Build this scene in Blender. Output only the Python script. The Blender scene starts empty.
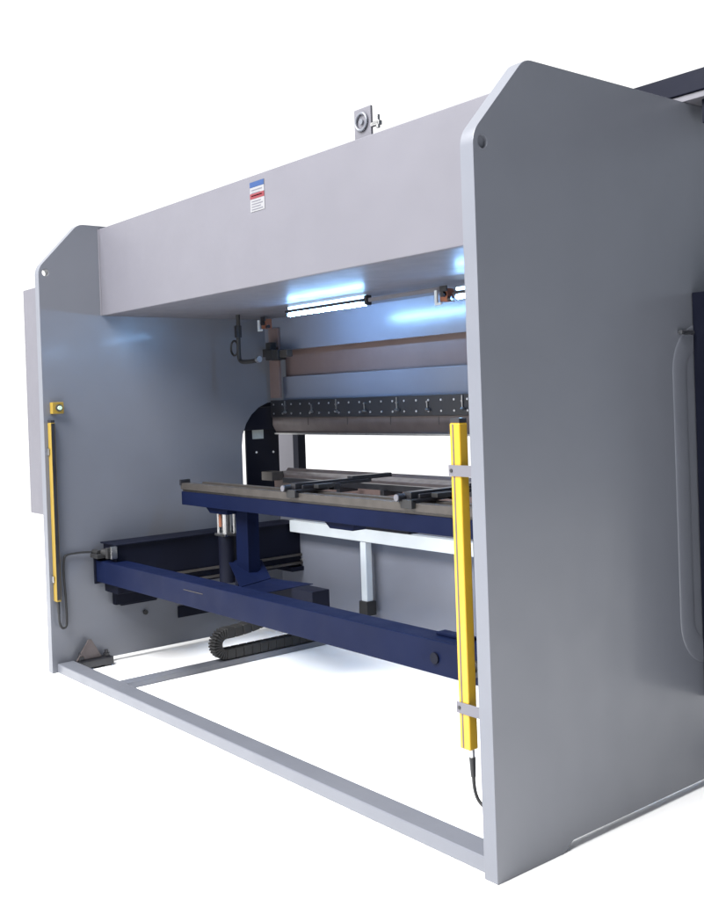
import bpy, bmesh, math, random
from mathutils import Vector, Matrix
random.seed(4)
sc = bpy.context.scene
COL = sc.collection

# ------------------------------------------------------------------ materials
def mat(name, col, rough=.4, metal=0., bump=.0, bscale=400, var=.06, vscale=3., coat=0., emit=None, estr=0., spec=.5, grime=0.):
    m = bpy.data.materials.new(name); m.use_nodes = True
    nt = m.node_tree; N = nt.nodes; Lk = nt.links
    b = N['Principled BSDF']
    b.inputs['Roughness'].default_value = rough
    b.inputs['Metallic'].default_value = metal
    b.inputs['Coat Weight'].default_value = coat
    b.inputs['Coat Roughness'].default_value = .12
    b.inputs['Specular IOR Level'].default_value = spec
    tc = N.new('ShaderNodeTexCoord')
    nz = N.new('ShaderNodeTexNoise'); nz.inputs['Scale'].default_value = vscale; nz.inputs['Detail'].default_value = 6
    Lk.new(tc.outputs['Object'], nz.inputs['Vector'])
    mr = N.new('ShaderNodeMapRange')
    mr.inputs['From Min'].default_value = .3; mr.inputs['From Max'].default_value = .7
    mr.inputs['To Min'].default_value = 1-var; mr.inputs['To Max'].default_value = 1+var
    Lk.new(nz.outputs['Fac'], mr.inputs['Value'])
    mx = N.new('ShaderNodeMix'); mx.data_type = 'RGBA'; mx.blend_type = 'MULTIPLY'
    mx.inputs[0].default_value = 1
    mx.inputs[6].default_value = (*col, 1)
    Lk.new(mr.outputs['Result'], mx.inputs[7])
    out = mx.outputs[2]
    if grime:
        n3 = N.new('ShaderNodeTexNoise'); n3.inputs['Scale'].default_value = 9; n3.inputs['Detail'].default_value = 9; n3.inputs['Roughness'].default_value = .7
        Lk.new(tc.outputs['Object'], n3.inputs['Vector'])
        r3 = N.new('ShaderNodeMapRange'); r3.inputs['From Min'].default_value = .62; r3.inputs['From Max'].default_value = .75
        r3.inputs['To Min'].default_value = 0; r3.inputs['To Max'].default_value = grime
        Lk.new(n3.outputs['Fac'], r3.inputs['Value'])
        m3 = N.new('ShaderNodeMix'); m3.data_type = 'RGBA'; m3.inputs[7].default_value = (col[0]*.45, col[1]*.42, col[2]*.38, 1)
        Lk.new(r3.outputs['Result'], m3.inputs[0]); Lk.new(out, m3.inputs[6]); out = m3.outputs[2]
    Lk.new(out, b.inputs['Base Color'])
    rr = N.new('ShaderNodeMapRange'); rr.inputs['From Min'].default_value = .3; rr.inputs['From Max'].default_value = .7
    rr.inputs['To Min'].default_value = max(.03, rough-(.06 if rough > .3 else .012)); rr.inputs['To Max'].default_value = rough+(.06 if rough > .3 else .012)
    n4 = N.new('ShaderNodeTexNoise'); n4.inputs['Scale'].default_value = vscale*2.3; n4.inputs['Detail'].default_value = 5
    Lk.new(tc.outputs['Object'], n4.inputs['Vector']); Lk.new(n4.outputs['Fac'], rr.inputs['Value']); Lk.new(rr.outputs['Result'], b.inputs['Roughness'])
    if bump:
        n2 = N.new('ShaderNodeTexNoise'); n2.inputs['Scale'].default_value = bscale; n2.inputs['Detail'].default_value = 3
        Lk.new(tc.outputs['Object'], n2.inputs['Vector'])
        bp = N.new('ShaderNodeBump'); bp.inputs['Strength'].default_value = bump; bp.inputs['Distance'].default_value = .002
        Lk.new(n2.outputs['Fac'], bp.inputs['Height'])
        n5 = N.new('ShaderNodeTexNoise'); n5.inputs['Scale'].default_value = 1.6; n5.inputs['Detail'].default_value = 2
        Lk.new(tc.outputs['Object'], n5.inputs['Vector'])
        b5 = N.new('ShaderNodeBump'); b5.inputs['Strength'].default_value = .15; b5.inputs['Distance'].default_value = .006
        Lk.new(n5.outputs['Fac'], b5.inputs['Height']); Lk.new(b5.outputs['Normal'], bp.inputs['Normal'])
        Lk.new(bp.outputs['Normal'], b.inputs['Normal'])
    if emit:
        b.inputs['Emission Color'].default_value = (*emit, 1); b.inputs['Emission Strength'].default_value = estr
    return m
M = dict(
 grey=mat('grey_paint', (.120,.127,.149), .36, bump=.04, bscale=420, var=.03, coat=.1, grime=.05),
 hoodgrey=mat('light_grey_paint', (.106,.104,.122), .5, bump=.04, bscale=420, var=.025, coat=.05),
 navy=mat('navy_paint', (.0035,.0065,.0255), .5, bump=.1, bscale=200, var=.12, spec=.07, grime=.3),
 darknavy=mat('dark_navy_paint', (.004,.005,.012), .55, spec=.12, bump=.12, var=.12, grime=.2),
 panel=mat('satin_grey_panel_paint', (.145,.155,.19), .24, bump=.03, bscale=420, var=.03, coat=.1, grime=.05),
 white=mat('white_paint', (.50,.54,.57), .45, bump=.1, var=.05, vscale=6, grime=.25),
 black=mat('black_anodised_metal', (.014,.014,.017), .35, var=.15, grime=.3),
 rubber=mat('black_rubber', (.012,.012,.013), .6, var=.2, bump=.3, bscale=150),
 steel=mat('ground_steel', (.42,.42,.42), .32, metal=1., var=.1, vscale=20),
 greysteel=mat('dull_grey_steel', (.066,.059,.054), .45, metal=.5, var=.15, vscale=14, grime=.4),
 punch=mat('dark_brown_tool_steel', (.095,.078,.078), .45, metal=.3, var=.15, vscale=12, grime=.4),
 brown=mat('brown_paint_and_reflection', (.125,.088,.082), .5, var=.06, vscale=5, grime=.2),  # brown of the guide post; on ram and bed a reflection painted as colour
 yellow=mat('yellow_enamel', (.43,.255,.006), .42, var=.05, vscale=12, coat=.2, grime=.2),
 dullyellow=mat('dull_yellow_enamel', (.235,.155,.018), .45, var=.06, vscale=12, grime=.2),  # duller yellow for the far curtain and the control box
 copper=mat('orange_copper', (.26,.10,.055), .45, metal=.4, var=.1),
 bolt=mat('zinc_bolt', (.6,.6,.62), .35, metal=.9, var=.05),
 stickw=mat('white_sticker_paper', (.19,.19,.20), .5, var=.01),
 stickb=mat('blue_sticker_ink', (.008,.035,.12), .5, var=.01),
 stickr=mat('red_sticker_ink', (.13,.014,.022), .5, var=.01),
 stickg=mat('grey_sticker_ink', (.095,.095,.115), .5, var=.01),
 plate=mat('aluminium_nameplate', (.33,.36,.35), .4, metal=.3, var=.1, vscale=30),
 green=mat('pale_green_button', (.45,.6,.45), .35, var=.02),
 led=mat('led_diffuser', (.9,.95,1.), .4, var=0, emit=(.26,.54,1.), estr=190),
 ledsoft=mat('dim_led_diffuser', (.9,.95,1.), .4, var=0, emit=(.45,.70,1.), estr=5),
 floor=mat('white_floor', (.96,.96,.96), .6, var=.0, spec=.15),
)

# ------------------------------------------------------------------ mesh builder
class MB:
    def __init__(s): s.bm = bmesh.new()
    def box(s, x0, x1, y0, y1, z0, z1, bev=.0, seg=2, mtx=None):
        t = bmesh.new(); bmesh.ops.create_cube(t, size=1)
        for v in t.verts:
            v.co = Vector(((x0+x1)/2 + v.co.x*(x1-x0), (y0+y1)/2 + v.co.y*(y1-y0), (z0+z1)/2 + v.co.z*(z1-z0)))
        if bev: bmesh.ops.bevel(t, geom=t.edges[:], offset=bev, segments=seg, profile=.5, affect='EDGES')
        if mtx: bmesh.ops.transform(t, matrix=mtx, verts=t.verts[:])
        s._add(t); return s
    def _add(s, t):
        me = bpy.data.meshes.new('tmp'); t.to_mesh(me); t.free(); s.bm.from_mesh(me); bpy.data.meshes.remove(me)
    def cyl(s, a, b, r, r2=None, n=24):
        a, b = Vector(a), Vector(b); d = b-a
        t = bmesh.new(); bmesh.ops.create_cone(t, cap_ends=True, segments=n, radius1=r, radius2=r if r2 is None else r2, depth=d.length)
        q = d.to_track_quat('Z', 'Y').to_matrix().to_4x4()
        bmesh.ops.transform(t, matrix=Matrix.Translation((a+b)/2) @ q, verts=t.verts[:]); s._add(t); return s
    def prism(s, pts, axis, c0, c1, bev=0., seg=2, holes=()):
        """pts: (a,b) outline; axis X: (y,z), Y: (x,z), Z: (x,y); holes: inner outlines"""
        t = bmesh.new()
        def P(a, b, c): return {'X': (c, a, b), 'Y': (a, c, b), 'Z': (a, b, c)}[axis]
        edges = []
        for ring in [pts]+list(holes):
            vs = [t.verts.new(P(a, b, c0)) for a, b in ring]
            for i in range(len(vs)): edges.append(t.edges.new((vs[i], vs[(i+1) % len(vs)])))
        if holes:
            bmesh.ops.triangle_fill(t, edges=edges, use_beauty=True, use_dissolve=False)
        else:
            t.faces.new(t.verts[:])
        faces = t.faces[:]
        r = bmesh.ops.extrude_face_region(t, geom=faces)
        nv = [g for g in r['geom'] if isinstance(g, bmesh.types.BMVert)]
        dv = Vector(P(0, 0, c1-c0)) if axis != 'X' else Vector((c1-c0, 0, 0))
        bmesh.ops.translate(t, vec=dv, verts=nv)
        bmesh.ops.recalc_face_normals(t, faces=t.faces[:])
        if bev:
            es = [e for e in t.edges if len(e.link_faces) == 2 and e.calc_face_angle(0) > .9]
            bmesh.ops.bevel(t, geom=es, offset=bev, segments=seg, profile=.5, affect='EDGES')
        s._add(t); return s
    def tube(s, path, r, n=12, smooth=True, flat=1.):
        pts = [Vector(p) for p in path]
        t = bmesh.new(); rings = []
        up = None
        for i, p in enumerate(pts):
            d = (pts[min(i+1, len(pts)-1)]-pts[max(i-1, 0)]).normalized()
            if up is None:
                up = Vector((1, 0, 0)) if abs(d.x) < .9 else Vector((0, 0, 1))
            u = (up - d*up.dot(d)).normalized(); w = d.cross(u); up = u
            rings.append([t.verts.new(p+(u*math.cos(k*2*math.pi/n)*flat+w*math.sin(k*2*math.pi/n))*r) for k in range(n)])
        for a, b in zip(rings, rings[1:]):
            for k in range(n): t.faces.new((a[k], a[(k+1) % n], b[(k+1) % n], b[k]))
        t.faces.new(rings[0][::-1]); t.faces.new(rings[-1])
        bmesh.ops.recalc_face_normals(t, faces=t.faces[:])
        s._add(t); return s
    def build(s, name, m, parent=None, label=None, smooth=True):
        me = bpy.data.meshes.new(name)
        bmesh.ops.recalc_face_normals(s.bm, faces=s.bm.faces[:])
        s.bm.to_mesh(me); s.bm.free()
        me.materials.append(M[m] if isinstance(m, str) else m)
        if smooth:
            for p in me.polygons: p.use_smooth = True
            me.set_sharp_from_angle(angle=math.radians(32))
        o = bpy.data.objects.new(name, me); COL.objects.link(o)
        wn = o.modifiers.new('weighted_normal', 'WEIGHTED_NORMAL'); wn.keep_sharp = True; wn.weight = 90
        if parent: o.parent = parent
        if label: o['label'] = label
        return o
def arc(cy, cz, r, a0, a1, n=8, rz=None):
    rz = rz or r
    return [(cy+r*math.cos(math.radians(a0+(a1-a0)*i/n)), cz+rz*math.sin(math.radians(a0+(a1-a0)*i/n))) for i in range(n+1)]
def catmull(pts, n=8):
    P = [Vector(p) for p in pts]; P = [P[0]*2-P[1]]+P+[P[-1]*2-P[-2]]; out = []
    for i in range(1, len(P)-2):
        for k in range(n):
            t = k/n; a, b, c, d = P[i-1:i+3]
            out.append(.5*((2*b)+(c-a)*t+(2*a-5*b+4*c-d)*t*t+(3*b-a-3*c+d)*t**3))
    out.append(P[-2]); return out

# ------------------------------------------------------------------ setting
fb = MB(); t = bmesh.new(); bmesh.ops.create_grid(t, x_segments=4, y_segments=4, size=10); bmesh.ops.translate(t, vec=(-2.5, 1.5, 0), verts=t.verts[:]); fb._add(t)
floor = fb.build('floor', 'floor', smooth=False); floor['kind'] = 'structure'
floor['label'] = 'plain bright white floor the machine stands on'

# ------------------------------------------------------------------ press brake
W = 3.634          # inner distance to far plate face
T = .06
root = bpy.data.objects.new('press_brake', None); COL.objects.link(root)
root.empty_display_size = .3
root.location = (0, 0, 0)
root['label'] = 'large grey and navy sheet metal press brake seen from its open rear'
root['category'] = 'machine'
YF = 2.0           # front edge of the side plates
ZT = 2.734; ZR = 2.45

def fillet(pts, rad, n=6):
    """round each corner of a closed polygon; rad: list"""
    out = []
    N = len(pts)
    for i in range(N):
        p = Vector(pts[i]); a = Vector(pts[i-1]); b = Vector(pts[(i+1) % N]); r = rad[i]
        if r <= 0: out.append((p.x, p.y)); continue
        u = (a-p).normalized(); v = (b-p).normalized()
        ang = u.angle(v); d = r/math.tan(ang/2)
        c = p+(u+v).normalized()*(r/math.sin(ang/2))
        s0 = p+u*d-c; e0 = p+v*d-c
        a0 = math.atan2(s0.y, s0.x); a1 = math.atan2(e0.y, e0.x)
        da = (a1-a0+math.pi) % (2*math.pi)-math.pi
        for k in range(n+1):
            th = a0+da*k/n; out.append((c.x+r*math.cos(th), c.y+r*math.sin(th)))
    return out
outline = [(0,0),(.335,0),(.385,.032),(1.70,.032),(1.75,0),(YF,0),(YF,.92),(1.405,.92),(1.405,1.60),(YF,1.60),(YF,ZT),(.262,ZT),(0,ZR)]
rads    = [.004, .02, .02, .02, .02, .004, .004, .06, .30, .004, .03, .085, .10]
prof = fillet(outline, rads)
holeR = arc(.045, 2.424, .022, 0, 360, 20)[:-1]
def side_plate(x0, x1, label):
    return MB().prism(prof, 'X', x0, x1, bev=.0025, seg=2, holes=[holeR]).build('side_plate', 'grey', root, label)
pr = side_plate(-T, 0, 'grey side plate with raised throat rim on its outer face')
pl = side_plate(-W-T, -W, 'far grey side plate with round lifting hole open to the white')
# blind disc in near plate's lifting hole
MB().cyl((-T+.004, .045, 2.424), (-.014, .045, 2.424), .0215).build('hole_plug', 'grey', pr)
# raised rim (pressed bead) on the near plate's outer face
def rim(xo, sgn):
    path = [(0, 1.75, 1.80)]
    path += [(0, y, z) for y, z in arc(1.26, 1.66, .14, 90, 180, 8)]
    path += [(0, 1.12, z) for z in (1.4, 1.1, .8)]
    path += [(0, y, z) for y, z in arc(1.26, .68, .14, 180, 270, 8)]
    path += [(0, 1.75, .54)]
    return MB().tube([(xo, p[1], p[2]) for p in path], .048, n=24, flat=.11)
rim(0, 1).build('throat_rim', 'grey', pr)
MB().cyl((.012, 1.115, 1.815), (.012, 1.20, 1.815), .009).build('hinge_pin', 'steel', pr)

# navy side guards outside each plate
def guard(x0, x1, y0, y1, z0, z1, label):
    g = MB().box(x0, x1, y0, y1, z0, z1, bev=.004).build('side_guard', 'darknavy', root, label)
    if x0 < -1: return g
    h = MB(); zc = (z0+z1)/2; xo = x1 if x1 > 0 else x0
    sg = 1 if x1 > 0 else -1
    h.tube([(xo-.01*sg, y1-.1, zc-.1),(xo+.03*sg, y1-.1, zc-.1),(xo+.03*sg, y1-.1, zc+.1),(xo-.01*sg, y1-.1, zc+.1)], .008)
    h.build('handle', 'black', g)
    return g
guard(.004, .33, 1.215, 1.98, .36, 1.975, 'dark navy guard box on the outside of the near plate')
gl = guard(-3.778, -3.758, 1.52, 1.80, .50, 1.60, 'dark navy guard seen through the far plate throat')
for y, z in ((1.60,1.24),(1.745,1.235)): MB().cyl((-3.757,y,z),(-3.752,y,z),.008,n=10).build('guard_bolt', 'bolt', gl)
MB().box(-3.757, -3.753, 1.57, 1.665, 1.335, 1.435, bev=.001).build('nameplate', 'plate', root)
# front post + pale guard seen in the gap
MB().box(-4.26, -4.00, 2.10, 2.13, .55, 1.9, bev=.003).build('front_panel', 'hoodgrey', root, 'pale front guard panel glimpsed beyond the tools')
MB().box(-3.995, -3.925, 2.09, 2.16, .5, 1.95, bev=.004).build('front_post', 'darknavy', root)
MB().box(-3.757, -3.70, 1.42, 1.90, 1.40, 1.56, bev=.004).build('guard_bracket', 'darknavy', root)

# rear hood: an upper box beam between the plates
hood = MB().box(-W, -T, .40, .424, 2.17, 2.715, bev=.006)
hood.box(-W, -T, .424, 1.62, 2.17, 2.194, bev=.004)
hood.box(-W, -T, .424, 1.62, 2.69, 2.712, bev=.004)
hood = hood.build('rear_hood', 'hoodgrey', root)
for x_ in (-W+.001, -T-.001):
    MB().tube([(x_, .399, 2.172), (x_, .399, 2.45), (x_, .399, 2.712)], .007, n=8).build('weld_seam', 'hoodgrey', hood)
# sticker on the hood
X0, X1 = -1.908, -1.785
Z1, Z0 = 2.680, 2.535
stk = MB().box(X0, X1, .3978, .3995, Z0, Z1).build('warning_sticker', 'stickw', hood)
q = MB().box(X0, X1, .3968, .3977, Z1-.026, Z1); q.build('sticker_title', 'stickb', hood)
q = MB().box(X0, X1, .3968, .3977, Z0+.062, Z0+.088); q.build('sticker_band', 'stickr', hood)
q = MB()
for k in range(3): q.box(X0+.012, X1-.018-.02*(k % 2), .3968, .3977, Z1-.043-.014*k, Z1-.038-.014*k)
for k in range(4): q.box(X0+.012, X1-.014-.018*(k % 2), .3968, .3977, Z0+.008+.013*k, Z0+.0125+.013*k)
q.build('sticker_text', 'stickg', hood)
# lifting lug
lug = MB().box(-1.148, -1.035, .452, .466, 2.712, 2.862, bev=.004).build('lifting_lug', 'hoodgrey', root)
ring = MB(); pts = [(-1.092+.037*math.cos(a), .446, 2.80+.037*math.sin(a)) for a in [i*math.pi/12 for i in range(25)]]
ring.tube(pts, .006, n=8); ring.cyl((-1.092, .452, 2.80), (-1.092, .443, 2.80), .012); ring.build('ring', 'grey', lug)
v = MB(); v.cyl((-1.035, .459, 2.775), (-.99, .459, 2.775), .011); v.cyl((-.995, .459, 2.755), (-.995, .459, 2.81), .009); v.box(-1.01,-.98,.45,.47,2.765,2.785,bev=.003)
v.build('valve', 'steel', lug)

# upper fixed panel, ram, clamps
MB().box(-W+.002, -T-.002, 1.622, 1.655, 1.945, 2.65, bev=.003).build('upper_panel', 'panel', root)
MB().box(-3.50, -T-.02, 1.70, 1.76, 1.55, 2.6, bev=.002).build('ram', 'brown', root, 'ram plate with painted brown reflection moving behind the upper panel')  # brown reflection on the ram is put into its base colour
MB().box(-3.50, -T-.021, 1.672, 1.699, 1.59, 1.765, bev=.002).build('ram_lower_plate', 'panel', root)
cb = MB().box(-3.60, -T-.02, 1.63, 1.671, 1.485, 1.605, bev=.003)
cb = cb.build('clamp_bar', 'black', root)
n = 34
for k in range(n):
    x = -3.56+k*(3.46/(n-1))
    for z in (1.512, 1.575): MB().cyl((x, 1.63, z), (x, 1.6265, z), .0065, n=12).build('bolt', 'bolt', cb)
for k in range(0, 12):
    x = -3.42+k*.285+(.02 if k % 3 == 1 else 0)
    c_ = MB(); c_.box(x-.004, x+.004, 1.622, 1.6295, 1.515, 1.598-.03*(k % 2), bev=.001); c_.cyl((x-.004, 1.62, 1.522), (x+.024, 1.614, 1.520), .009, n=12); c_.cyl((x, 1.62, 1.565), (x, 1.6295, 1.565), .007, n=10)
    c_.build('clamp_lever', 'bolt' if k >= 7 else 'steel', cb)
pn = MB().prism([(1.642,1.484),(1.70,1.484),(1.70,1.42),(1.682,1.378),(1.672,1.378),(1.642,1.43)], 'X', -3.60, -T-.02, bev=.002).build('upper_punch', 'punch', root)
MB().box(-3.60, -T-.02, 1.655, 1.69, 1.366, 1.3775, bev=.001).build('punch_tip', 'steel', root)
# joints of the punch segments
for k in range(1, 9): MB().box(-3.60+k*.42, -3.597+k*.42, 1.6405, 1.66, 1.432, 1.482).build('segment_joint', 'black', pn)

# guide post and scale reader at the ram's left end
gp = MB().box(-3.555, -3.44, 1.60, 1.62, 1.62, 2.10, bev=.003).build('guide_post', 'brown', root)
g2 = MB(); g2.box(-3.56, -3.47, 1.55, 1.598, 1.905, 1.96, bev=.004); g2.box(-3.475, -3.42, 1.52, 1.57, 1.925, 2.0, bev=.004); g2.box(-3.44, -3.29, 1.49, 1.56, 1.875, 1.945, bev=.006)
g2.box(-3.36, -3.35, 1.486, 1.564, 1.872, 1.948, bev=.002)
g2 = g2.build('scale_reader', 'rubber', root); MB().box(-3.285, -3.20, 1.50, 1.55, 1.89, 1.94, bev=.006).build('reader_lens', 'greysteel', g2)
def hose_block(x, y, z, label):
    b = MB().box(x+.02, x+.075, y, y+.05, z+.01, z+.075, bev=.004).build('bracket_block', 'copper', root, label)
    a = MB(); a.box(x-.005, x+.013, y-.014, y-.002, z+.008, z+.070, bev=.002); a.box(x-.005, x+.042, y-.014, y-.002, z-.006, z+.0075, bev=.002)
    a.build('angle_tab', 'white', b)
    c = MB(); c.cyl((x+.055, y-.02, z+.045), (x+.055, y-.001, z+.045), .014); c.box(x+.03, x+.08, y-.012, y-.001, z+.058, z+.088, bev=.003); c.cyl((x+.085,y,z+.02),(x+.11,y,z+.02),.012); c.build('fitting', 'black', b)
hose_block(-3.39, 1.42, 2.075, 'copper coloured bracket block beside the guide post')
hose_block(-1.42, 1.18, 2.06, 'copper coloured bracket block at the second lamp')

# lamps under the hood
def lamp(x0, x1, y, z, label):
    h = MB().box(x0+.004, x1, y-.034, y+.034, z-.010, z+.006, bev=.003)
    h.box(x1, x1+.022, y-.020, y+.020, z-.028, z+.026, bev=.004)
    h.box(x0, x0+.004, y-.014, y+.014, z-.026, z+.026)
    h.box(x0+.15, x0+.18, y+.0145, y+.022, z-.01, z+.05)
    h = h.build('led_lamp', 'black', root, label)
    for s in (-1, 1):
        MB().cyl((x0+.006, y-.002, z+s*.021), (x1-.002, y-.002, z+s*.021), .0085, n=16).build('light_tube', 'led' if s < 0 else 'ledsoft', h)
lamp(-2.74, -2.0, 1.20, 2.138, 'twin tube lamp glowing under the middle of the hood')
lamp(-1.30, -.60, 1.20, 2.105, 'twin tube lamp half hidden by the near plate')
MB().box(-1.975, -1.41, 1.19, 1.21, 2.126, 2.148, bev=.003).build('cable_duct', 'hoodgrey', root)

# gooseneck cable with ring on the far side
gn = MB().tube(catmull([(-3.31,1.2,2.17),(-3.31,1.2,2.08),(-3.315,1.2,1.98),(-3.31,1.2,1.89),(-3.28,1.2,1.862),(-3.20,1.2,1.858),(-3.12,1.2,1.862),(-3.09,1.2,1.875)]), .014, n=10)
gn = gn.build('gooseneck_cable', 'rubber', root)
MB().tube([(-3.365+.042*math.cos(a), 1.2, 1.955+.048*math.sin(a)) for a in [i*math.pi/12 for i in range(25)]], .007, n=8).build('cable_ring', 'rubber', gn)
MB().cyl((-3.10,1.2,1.868),(-3.075,1.2,1.868),.02).build('cable_tip', 'steel', gn)
MB().box(-3.33,-3.30,1.18,1.22,2.02,2.10,bev=.004).build('cable_grip', 'black', gn)

# ---------------------------------------------------------------- bed with dies
MB().box(-W+.004, -T-.004, 1.70, 1.80, .07, 1.04, bev=.003).build('bed', 'panel', root, 'grey lower bed plate across the machine')
MB().box(-W+.004, -T-.004, 1.66, 1.698, .86, 1.06, bev=.003).build('bed_top_plate', 'brown', root)  # brown reflection on the bed's rear face, painted as colour
MB().prism([(1.62,1.062),(1.80,1.062),(1.80,1.10),(1.76,1.125),(1.74,1.105),(1.66,1.105),(1.62,1.09)], 'X', -3.60, -T-.02, bev=.002).build('lower_die', 'punch', root)
rb = MB().box(-3.30, -T-.05, 1.50, 1.53, 1.05, 1.085, bev=.003)
rb = rb.build('die_rail', 'black', root)
for k in range(7):
    x = -3.1+k*.42
    MB().box(x, x+.035, 1.47, 1.62, 1.02, 1.055, bev=.004).build('rail_clamp', 'black', rb)
MB().box(-3.58, -3.45, 1.52, 1.615, 1.055, 1.115, bev=.004).build('end_block', 'greysteel', root)

# white tube frame behind the bed
wf = MB().box(-3.38, -T-.06, 1.60, 1.65, .705, .785, bev=.006).build('white_frame', 'white', root)
for x in (-2.625, -.75):
    l = MB().box(x, x+.055, 1.60, 1.65, .33, .703, bev=.005).build('frame_leg', 'white', wf)
    MB().box(x-.012, x+.067, 1.585, 1.665, .245, .335, bev=.006).build('rubber_foot', 'rubber', wf)

# ---------------------------------------------------------------- backgauge
# side guide beams (run front to back)
for sx, lab in ((-3.58, 'navy guide beam along the far plate'),):
    gb = MB().box(sx, sx+.18, .33, 1.80, .46, .755, bev=.004)
    gb.box(sx-.02 if sx < -1 else sx, sx+.20, .32, 1.815, .756, .764, bev=.001)
    gb.box(sx, sx+.215, 1.60, 1.812, .43, .459, bev=.002)
    gb = gb.build('guide_beam', 'darknavy', root, lab)
    r_ = MB(); r_.box(sx+.181, sx+.20, .45, 1.78, .53, .545, bev=.002); r_.box(sx+.181, sx+.205, .45, 1.78, .475, .49, bev=.002)
    r_.build('linear_rail', 'greysteel', gb)
    for y, z in ((1.77,.51),(1.70,.50),(1.735,.50)): MB().cyl((sx+.181, y, z), (sx+.209, y, z), .008, n=10).build('bolt', 'bolt', gb)
    MB().box(sx-.045 if sx < -1 else sx+.18, sx if sx < -1 else sx+.295, .40, .75, .36, .45, bev=.004).build('wall_bracket', 'darknavy', gb)
MB().box(-W+.001, -W+.03, .45, .70, .345, .44, bev=.004).build('ledge_bracket', 'darknavy', root)
MB().box(-W+.001, -W+.012, .86, 1.16, .20, .275, bev=.003).build('dark_rectangle', 'darknavy', root)  # thin dark rectangle on the far plate's inner face

# main rear beam
rbm = MB().box(-3.585, -T-.05, .28, .40, .525, .658, bev=.005)
rbm = rbm.build('rear_beam', 'navy', root)
b_ = MB()
b_.cyl((-.56,.28,.59),(-.56,.272,.59),.022); b_.build('plug', 'darknavy', rbm)
b_ = MB(); b_.cyl((-.335,.28,.59),(-.335,.262,.59),.03); b_.cyl((-.335,.262,.59),(-.335,.25,.59),.012); b_.build('pin', 'rubber', rbm)
b_ = MB(); b_.box(-.62,-.44,.345,.395,.659,.672,bev=.003); b_.build('top_tab', 'navy', rbm)
MB().box(-2.50,-2.30,.277,.2795,.611,.6135).build('scratch', 'greysteel', rbm)
MB().box(-3.60,-3.586,.27,.41,.51,.672,bev=.003).build('end_cap', 'darknavy', rbm)
# cable glands on top left of the beam
cg = MB(); cg.box(-3.60,-3.50,.25,.33,.675,.70,bev=.004); cg.cyl((-3.61,.28,.705),(-3.53,.28,.705),.018); cg.cyl((-3.52,.30,.71),(-3.45,.32,.71),.022); cg.box(-3.45,-3.42,.28,.34,.68,.745,bev=.004)
cg.build('cable_gland', 'rubber', rbm)
MB().box(-3.405,-3.385,.29,.33,.68,.755,bev=.003).build('gland_tab', 'steel', rbm)

# upper cross beam that carries the fingers
ub = MB().box(-3.42, -.25, .80, .98, .962, 1.046, bev=.003).build('finger_beam', 'navy', root)
r1 = MB().box(-3.42, -.26, .795, .845, 1.06, 1.10, bev=.003); r1.box(-3.42,-.26,.81,.83,1.0465,1.06)
r1.build('finger_rail', 'greysteel', ub)
r2 = MB().box(-3.38, -.26, .93, .97, 1.05, 1.098, bev=.003); r2.build('finger_rail', 'greysteel', ub)
MB().box(-3.425,-3.405,.79,.86,1.085,1.122,bev=.003).build('rail_end_stop', 'black', ub)
MB().box(-3.37,-.27,.8455,.9295,1.0465,1.06).build('gear_rack', 'punch', ub)
for x, w in ((-3.16,.22),(-1.95,.22)):
    MB().prism([(x-.02,.9615),(x+w+.02,.9615),(x+w,.925),(x+.03,.925)], 'Y', .83, .95, bev=.002).build('mounting_pad', 'navy', ub)
MB().box(-1.62,-1.30,.83,.95,.943,.9615,bev=.002).build('mounting_pad', 'darknavy', ub)

# ball screw lifts and columns
for x in (-3.055,):
    c_ = MB()
    for dx, dy in ((-.042,-.03),(.042,-.03),(-.042,.03),(.042,.03)): c_.cyl((x+dx,.9+dy,.795),(x+dx,.9+dy,.924),.009,n=10)
    c_.box(x-.06,x+.06,.85,.95,.785,.80,bev=.002); c_.cyl((x,.9,.80),(x,.9,.924),.03)
    c_ = c_.build('screw_unit', 'steel', root)
    MB().cyl((x-.02,.872,.84),(x-.02,.872,.915),.012).build('screw_coil', 'copper', c_)
    MB().cyl((x,.9,.50),(x,.9,.784),.052).build('screw_sleeve', 'darknavy', c_)
MB().box(-2.95,-2.82,.90,.985,.45,.961,bev=.004).build('column', 'navy', root)
MB().box(-.95,-.82,.90,.985,.45,.961,bev=.004).build('column', 'navy', root)
# folded navy tray in front of the column
tr = MB().prism([(-3.08,.60),(-3.075,.604),(-2.93,.53),(-2.20,.53),(-2.20,.524),(-2.93,.524)], 'Y', .62, .90, bev=.0005)
tr = MB()
A = [(-3.045,.800,.650),(-2.85,1.02,.645),(-2.70,.987,.553),(-2.613,.704,.553)]
A = [(-3.045,.896,.635),(-2.875,1.033,.635),(-2.717,.987,.550),(-2.613,.704,.550)]
def sheet(mb, pts, th=.004):
    t = bmesh.new(); vs = [t.verts.new(p) for p in pts]; f = t.faces.new(vs)
    r = bmesh.ops.extrude_face_region(t, geom=[f]); nv = [g for g in r['geom'] if isinstance(g, bmesh.types.BMVert)]
    f.normal_update(); bmesh.ops.translate(t, vec=-f.normal*th, verts=nv); bmesh.ops.recalc_face_normals(t, faces=t.faces[:]); mb._add(t)
sheet(tr, A); tr.build('cable_tray', 'navy', root)
t2 = MB(); sheet(t2, [(-2.613,.703,.5465),(-2.717,.988,.5465),(-2.39,1.055,.5465),(-2.376,.715,.5465)]); t2.build('tray_floor', 'navy', root)
MB().box(-2.98,-2.19,.90,1.02,.40,.545,bev=.004).build('cross_carriage', 'darknavy', root)

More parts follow.
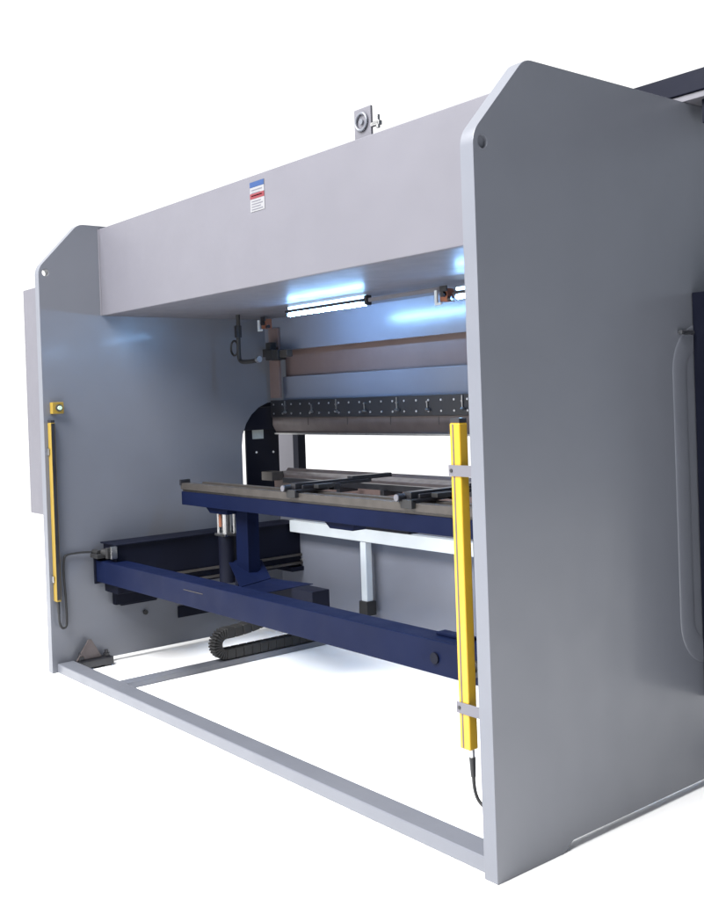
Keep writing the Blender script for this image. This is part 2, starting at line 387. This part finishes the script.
# two stop fingers on the rails
def finger(x, label):
    f = MB().box(x, x+.12, .78, 1.0, 1.102, 1.118, bev=.003).build('stop_finger', 'black', root, label)
    a = MB(); a.box(x+.03, x+.085, .80, 1.34, 1.118, 1.150, bev=.004); a.box(x+.035, x+.08, 1.20, 1.50, 1.135, 1.160, bev=.004)
    a.box(x+.10, x+.115, .83, 1.30, 1.12, 1.140, bev=.003); a.box(x+.02,x+.14,1.02,1.07,1.10,1.135,bev=.003)
    a.build('finger_arm', 'black', f)
    k = MB(); k.cyl((x+.035,.755,1.125),(x+.035,.80,1.125),.019); k.build('knob', 'black', f)
    k = MB(); k.cyl((x+.035,.749,1.125),(x+.035,.7545,1.125),.016); k.build('knob_face', 'hoodgrey', f)
    m_ = MB(); m_.box(x+.04,x+.12,.77,.80,1.075,1.117,bev=.004);  m_.build('clamp_body', 'rubber', f)
    MB().box(x+.116,x+.16,.90,1.02,1.118,1.14,bev=.003).build('arm_block', 'rubber', f)
finger(-2.26, 'black stop finger nearer the far plate')
finger(-1.33, 'black stop finger nearer the yellow light curtain')

# ---------------------------------------------------------------- base frame
MB().box(-W+.001, -T-.001, .030, .135, .001, .056, bev=.006, seg=3).build('base_tube', 'grey', root)
MB().box(-3.075, -2.985, .136, 1.69, .001, .036, bev=.004).build('floor_rail', 'grey', root)

# energy chain on the floor rail
ch = MB()
path = [(1.62, .060)]
path += [(1.5-.1*k, .060) for k in range(8)]
path = [(y, .072) for y in (1.62,1.56,1.50,1.44,1.38,1.32,1.26,1.20,1.14,1.08,1.02,.96,.90,.84)]
path += arc(.84, .135, .063, 270, 90, 14)[1:]
path += [(.90,.199),(.96,.203),(1.02,.210),(1.08,.219),(1.14,.230),(1.20,.242),(1.26,.256),(1.32,.27),(1.38,.285),(1.44,.30)]
for i, (y, z) in enumerate(path[:-1]):
    y2, z2 = path[i+1]; a = math.atan2(z2-z, y2-y); L_ = math.hypot(y2-y, z2-z)
    m4 = Matrix.Translation((0, (y+y2)/2, (z+z2)/2)) @ Matrix.Rotation(a, 4, 'X')
    ch.box(-3.066, -2.994, -L_/2*.97, L_/2*.97, -.031, .031, bev=.004, seg=1, mtx=m4)
    ch.box(-3.060, -3.000, -L_/2*1.15, L_/2*1.15, -.027, .027, bev=.003, seg=1, mtx=m4)
ch.build('energy_chain', 'rubber', root)

MB().cyl((-W+.001,.625,.275),(-W+.014,.625,.275),.016).build('plate_bolt', 'rubber', root)
# levelling foot by the far plate
lf = MB().prism([(.135,.057),(.30,.057),(.235,.175),(.215,.175)], 'X', -3.60, -3.588, bev=.002)
lf = lf.build('gusset', 'punch', root)
f_ = MB(); f_.box(-3.633,-3.55,.14,.36,.012,.055,bev=.004); f_.build('foot_bar', 'black', root)
f_ = MB(); f_.cyl((-3.60,.165,.056),(-3.60,.165,.10),.012); f_.cyl((-3.60,.165,.056),(-3.60,.165,.08),.022,n=6); f_.build('levelling_bolt', 'black', root)
f_ = MB(); f_.cyl((-3.592,.33,.0),(-3.592,.33,.095),.012); f_.cyl((-3.592,.33,.056),(-3.592,.33,.075),.022,n=6); f_.cyl((-3.592,.33,.0),(-3.592,.33,.012),.035)
f_.build('levelling_bolt', 'black', root)

# ---------------------------------------------------------------- light curtains
def curtain(x0, x1, y0, y1, z0, z1, label, ox):
    c = MB().box(x0, x1, y0, y1, z0, z1, bev=.005, seg=3)
    c = c.build('light_curtain', 'yellow' if ox < 0 else 'dullyellow', root, label)
    g = MB(); xm = x0+(x1-x0)*.36
    if ox < 0:
        g.box(xm-.0032, xm+.0032, y0-.0008, y0+.002, z0+.004, z1-.004)
        g.build('groove', 'punch', c)
        MB().box(x0-.0012, x0+.001, y0+.008, y1-.008, z0+.02, z1-.02).build('lens_strip', 'black', c)
    else:
        MB().box(x1-.001, x1+.0012, y0+.004, y1-.004, z0+.012, z1-.004).build('lens_strip', 'black', c)
    MB().box(x0+.002, x1-.002, y0+.002, y1-.002, z1+.0005, z1+.016, bev=.002).build('end_cap', 'black', c)
    return c
c1 = curtain(-.166, -.118, .012, .052, .405, 1.505, 'bright yellow light curtain on the near plate', -1)
for z in (1.345, .545):
    b = MB().box(-.172, -.04, .0085, .0115, z-.019, z+.019, bev=.001)
    b.box(-.114,-.0605,.0116,.05,z-.019,z+.019,bev=.001)
    b = MB().box(-.172, -.0605, .0075, .0115, z-.019, z+.019, bev=.001); b.box(-.066,-.0605,.0116,.06,z-.019,z+.019,bev=.001)
    b = b.build('curtain_bracket', 'hoodgrey', c1)
    MB().cyl((-.158,.0075,z),(-.158,.0045,z),.006,n=12).build('bracket_screw', 'black', c1)
k = MB(); k.cyl((-.135,.038,.404),(-.135,.038,.375),.009); k.build('connector_ring', 'steel', c1)
k = MB(); k.cyl((-.135,.038,.375),(-.133,.038,.31),.011,.008); k.tube(catmull([(-.133,.038,.315),(-.131,.04,.27),(-.122,.045,.235),(-.10,.05,.215),(-.075,.055,.205),(-.058,.06,.20)]), .006, n=8); k.build('curtain_cable', 'rubber', c1)
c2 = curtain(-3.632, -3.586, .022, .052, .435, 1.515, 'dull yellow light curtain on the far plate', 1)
for z in (1.34, .57):
    MB().box(-3.633, -3.605, .012, .0205, z-.02, z+.02, bev=.002).build('curtain_bracket', 'steel', c2)
k = MB(); k.cyl((-3.605,.037,.434),(-3.60,.038,.36),.011,.008)
k.tube(catmull([(-3.60,.038,.37),(-3.60,.04,.31),(-3.60,.055,.275),(-3.60,.078,.275),(-3.61,.09,.31),(-3.61,.088,.45),(-3.61,.082,.60),(-3.61,.088,.685),(-3.61,.11,.708),(-3.61,.19,.712),(-3.60,.27,.708)]), .007, n=8); k.build('curtain_cable', 'rubber', c2)

# emergency box
eb = MB().box(-W+.001, -W+.045, .040, .112, 1.568, 1.638, bev=.004).build('control_box', 'dullyellow', root)
MB().cyl((-W+.046,.078,1.603),(-W+.058,.078,1.603),.021).build('button_collar', 'greysteel', eb)
MB().cyl((-W+.058,.078,1.603),(-W+.070,.078,1.603),.012).build('button', 'green', eb)

# grey electrical cabinet outside the far plate
cab = MB().box(-4.15, -W-T-.002, .10, .75, .93, 2.37, bev=.006).build('electrical_cabinet', 'hoodgrey', root)
MB().box(-4.155,-4.151,.13,.72,.96,2.34,bev=.001).build('cabinet_door', 'hoodgrey', cab)

# navy front beam lying on top of the plates
tb = MB().box(-3.66, .95, 1.20, 1.42, 2.762, 2.846, bev=.004).build('top_beam', 'darknavy', root)
MB().box(-3.66, .94, 1.21, 1.41, 2.7355, 2.7605, bev=.002).build('beam_strip', 'hoodgrey', tb)
MB().box(.06, .90, 1.24, 1.40, 2.64, 2.735, bev=.003).build('under_beam', 'darknavy', tb)

# ------------------------------------------------------------------ light
w = bpy.data.worlds.new('World'); sc.world = w; w.use_nodes = True
nt = w.node_tree; N = nt.nodes; Lk = nt.links
bg = N['Background']
tc = N.new('ShaderNodeTexCoord'); sx = N.new('ShaderNodeSeparateXYZ'); Lk.new(tc.outputs['Generated'], sx.inputs[0])
mr = N.new('ShaderNodeMapRange'); mr.interpolation_type = 'SMOOTHSTEP'
mr.inputs['From Min'].default_value = -.15; mr.inputs['From Max'].default_value = .45
mr.inputs['To Min'].default_value = 0; mr.inputs['To Max'].default_value = 1
Lk.new(sx.outputs['X'], mr.inputs['Value'])
mz = N.new('ShaderNodeMapRange'); mz.inputs['From Min'].default_value = -.2; mz.inputs['From Max'].default_value = .6
Lk.new(sx.outputs['Z'], mz.inputs['Value'])
dim = N.new('ShaderNodeMix'); dim.data_type = 'RGBA'; dim.inputs[6].default_value = (.24, .32, .42, 1); dim.inputs[7].default_value = (.16, .155, .15, 1)
Lk.new(mz.outputs['Result'], dim.inputs[0])
cm = N.new('ShaderNodeMix'); cm.data_type = 'RGBA'; cm.inputs[6].default_value = (1.3, 1.3, 1.3, 1)
Lk.new(mr.outputs['Result'], cm.inputs[0]); Lk.new(dim.outputs[2], cm.inputs[7]); Lk.new(cm.outputs[2], bg.inputs['Color'])
bg.inputs['Strength'].default_value = 1
def area(name, loc, target, sx_, sy_, power, col=(1,1,1)):
    l = bpy.data.lights.new(name, 'AREA'); l.shape = 'RECTANGLE'; l.size = sx_; l.size_y = sy_; l.energy = power; l.color = col
    o = bpy.data.objects.new(name, l); COL.objects.link(o); o.location = loc
    o.rotation_euler = (Vector(target)-Vector(loc)).to_track_quat('-Z', 'Y').to_euler(); return o
area('added_softbox', (-1.6, -6.0, 9.0), (-1.8, .8, 0), 9, 6, 4000)  # unseen area lamp added behind the camera to whiten floor and light hood

# ------------------------------------------------------------------ camera
f, py, yaw, pitch, roll = 1015.84, 404.43, .8922, -.006, -.0344
Cp = Vector((2.2998, -2.3943, 1.6))
fw = Vector((-math.sin(yaw)*math.cos(pitch), math.cos(yaw)*math.cos(pitch), math.sin(pitch)))
r0 = Vector((math.cos(yaw), math.sin(yaw), 0)); u0 = r0.cross(fw)
r = r0*math.cos(roll)+u0*math.sin(roll); u = -r0*math.sin(roll)+u0*math.cos(roll)
cd = bpy.data.cameras.new('camera'); cam = bpy.data.objects.new('camera', cd); COL.objects.link(cam)
cam.matrix_world = Matrix(((r.x, u.x, -fw.x, Cp.x), (r.y, u.y, -fw.y, Cp.y), (r.z, u.z, -fw.z, Cp.z), (0,0,0,1)))
cd.sensor_fit = 'HORIZONTAL'; cd.sensor_width = 36; cd.lens = f/704*36
cd.shift_y = (py-450)/704
cd.clip_end = 500; cd.clip_start = .05
sc.camera = cam
sc.view_settings.view_transform = 'Standard'; sc.view_settings.look = 'None'; sc.view_settings.exposure = 0; sc.view_settings.gamma = 1
sc.cycles.max_bounces = 8
